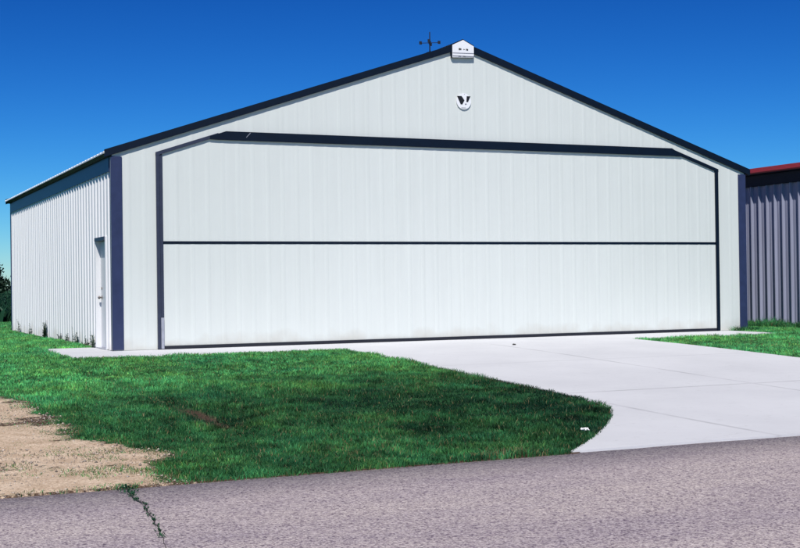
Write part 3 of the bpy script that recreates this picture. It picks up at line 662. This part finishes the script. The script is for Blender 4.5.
weed(-.06, 5.62, .17, .2, 4, 'smallest weed, a low sprig just nearer than the bushiest clump', 4)
weed(-.06, 4.7, .20, .2, 4, 'low upright weed between the smallest sprig and the tallest weed', 5)
weed(-.06, 3.5, .38, .12, 4, 'tall thin-stemmed weed with bare tip, third from the side door', 6)
weed(-.06, 2.33, .20, .25, 6, 'short spreading weed, second from the side door', 7)
weed(-.04, 1.7, .33, .10, 5, 'upright weed right beside the side door frame', 8)
# plants in the road crack
V, T = [], []
cw = empty('crack_weed', (-2.85, -14.4, -.4), 'ragged line of low weeds growing in the road crack', 'weed')
r = np.random.default_rng(5)
for i in range(520):
    t = r.random()**1.5*7.6; k = int(t); f_ = t-k; x = crack_pts[k][0]*(1-f_)+crack_pts[k+1][0]*f_+r.normal()*(.04 if t < 1.2 else .012); y = crack_pts[k][1]*(1-f_)+crack_pts[k+1][1]*f_
    if math.sin(t*9) < -.35 and t > 1.5: continue
    z = float(road_z(y)); a = r.uniform(0, 6.28); l = r.uniform(.010, .024)*(1.25 if t < 1.5 else 1); d = np.array([math.cos(a), math.sin(a), r.uniform(.3, 1.4)])*l; sd = np.array([-math.sin(a), math.cos(a), 0])*l*.25; p = np.array([x, y, z])
    V += [p, p+d*.5+sd, p+d, p+d*.5-sd]; T.append(np.array([.03, .11, .05])*r.uniform(.5, 1.4))
me = tri_mesh('foliage', np.array(V), np.array(T), LEAF, 4, [(0, 1, 2), (0, 2, 3)])
o = bpy.data.objects.new('foliage', me); C.objects.link(o); o.parent = cw; o.matrix_parent_inverse = Matrix.Translation(-Vector(cw.location))

# litter
def blob(name, loc, sx, sy, sz, m, label, cat, seed):
    bm = bmesh.new(); bmesh.ops.create_icosphere(bm, subdivisions=2, radius=1); r = random.Random(seed)
    for v in bm.verts: v.co = Vector((v.co.x*sx, v.co.y*sy, v.co.z*sz))*r.uniform(.75, 1.2)
    me = bpy.data.meshes.new(name); bm.to_mesh(me); bm.free(); me.materials.append(m)
    o = bpy.data.objects.new(name, me); C.objects.link(o); o.location = loc; tag(o, label, cat)
mb = MB(); r = random.Random(4); n = 6
g = [[(2.11+(i-n/2)*.013+r.uniform(-.004, .004), -12.87+(j-n/2)*.010+r.uniform(-.004, .004), float(gz(-12.87))+.05+r.uniform(-.012, .018)) for j in range(n+1)] for i in range(n+1)]
for i in range(n):
    for j in range(n): mb.quad(g[i][j], g[i+1][j], g[i+1][j+1], g[i][j+1])
o = mb.build('paper_scrap', PAPER); tag(o, 'crumpled white paper scrap in the grass at the rounded lawn corner', 'paper')
sm_ = o.modifiers.new('thick', 'SOLIDIFY'); sm_.thickness = .002
blob('pebble', (7.19, -2.4, float(gz(-2.4))+.012), .035, .03, .018, PEB, 'small dark pebble on the pale drive before the big door', 'pebble', 3)

# ------------------------------------------------------------------ light, sky, camera
sun_dir = Vector((-math.sin(SUN_AZ)*math.cos(SUN_EL), -math.cos(SUN_AZ)*math.cos(SUN_EL), math.sin(SUN_EL)))
ld = bpy.data.lights.new('sun', 'SUN'); ld.energy = 4.4; ld.angle = math.radians(.53); ld.color = (1, .965, .92)
lo = bpy.data.objects.new('sun', ld); C.objects.link(lo); lo.rotation_euler = sun_dir.to_track_quat('Z', 'Y').to_euler(); lo.location = sun_dir*60
w = bpy.data.worlds.new('World'); S.world = w; w.use_nodes = True; nt = w.node_tree
sk = nt.nodes.new('ShaderNodeTexSky'); sk.sky_type = 'NISHITA'; sk.sun_disc = False; sk.sun_elevation = SUN_EL; sk.sun_rotation = math.pi+SUN_AZ
sk.altitude = 1200; sk.air_density = 1.0; sk.dust_density = .15; sk.ozone_density = 3.0
bg = nt.nodes['Background']; bg.inputs['Strength'].default_value = .10
sp_ = nt.nodes.new('ShaderNodeSeparateColor'); cb = nt.nodes.new('ShaderNodeCombineColor'); nt.links.new(sk.outputs[0], sp_.inputs[0])
for i, (g, a) in enumerate(((2.7, .55), (1.95, .78), (1.6, 1.06))):          # a deep polarised blue overhead
    m0 = nt.nodes.new('ShaderNodeMath'); m0.operation = 'MULTIPLY'; m0.inputs[1].default_value = .1
    m1 = nt.nodes.new('ShaderNodeMath'); m1.operation = 'POWER'; m1.inputs[1].default_value = g
    m2 = nt.nodes.new('ShaderNodeMath'); m2.operation = 'MULTIPLY'; m2.inputs[1].default_value = a*10
    nt.links.new(sp_.outputs[i], m0.inputs[0]); nt.links.new(m0.outputs[0], m1.inputs[0]); nt.links.new(m1.outputs[0], m2.inputs[0]); nt.links.new(m2.outputs[0], cb.inputs[i])
nt.links.new(cb.outputs[0], bg.inputs['Color'])

cd = bpy.data.cameras.new('camera'); cam = bpy.data.objects.new('camera', cd); C.objects.link(cam); S.camera = cam
R = Vector((0.9114308, -0.41123748, -0.01332792)); U = Vector((0.00876301, -0.01298375, 0.99987731)); F = Vector((0.41136007, 0.91143577, 0.00823012))
cam.matrix_world = Matrix(((R.x, U.x, -F.x, -4.938), (R.y, U.y, -F.y, -23.9698), (R.z, U.z, -F.z, 1.1663), (0, 0, 0, 1)))
cd.sensor_width = 36; cd.lens = 1278.7/800*36; cd.clip_start = .1; cd.clip_end = 9000
vs = S.view_settings; vs.view_transform = 'Standard'; vs.look = 'None'; vs.exposure = 0; vs.gamma = 1; vs.use_curve_mapping = False
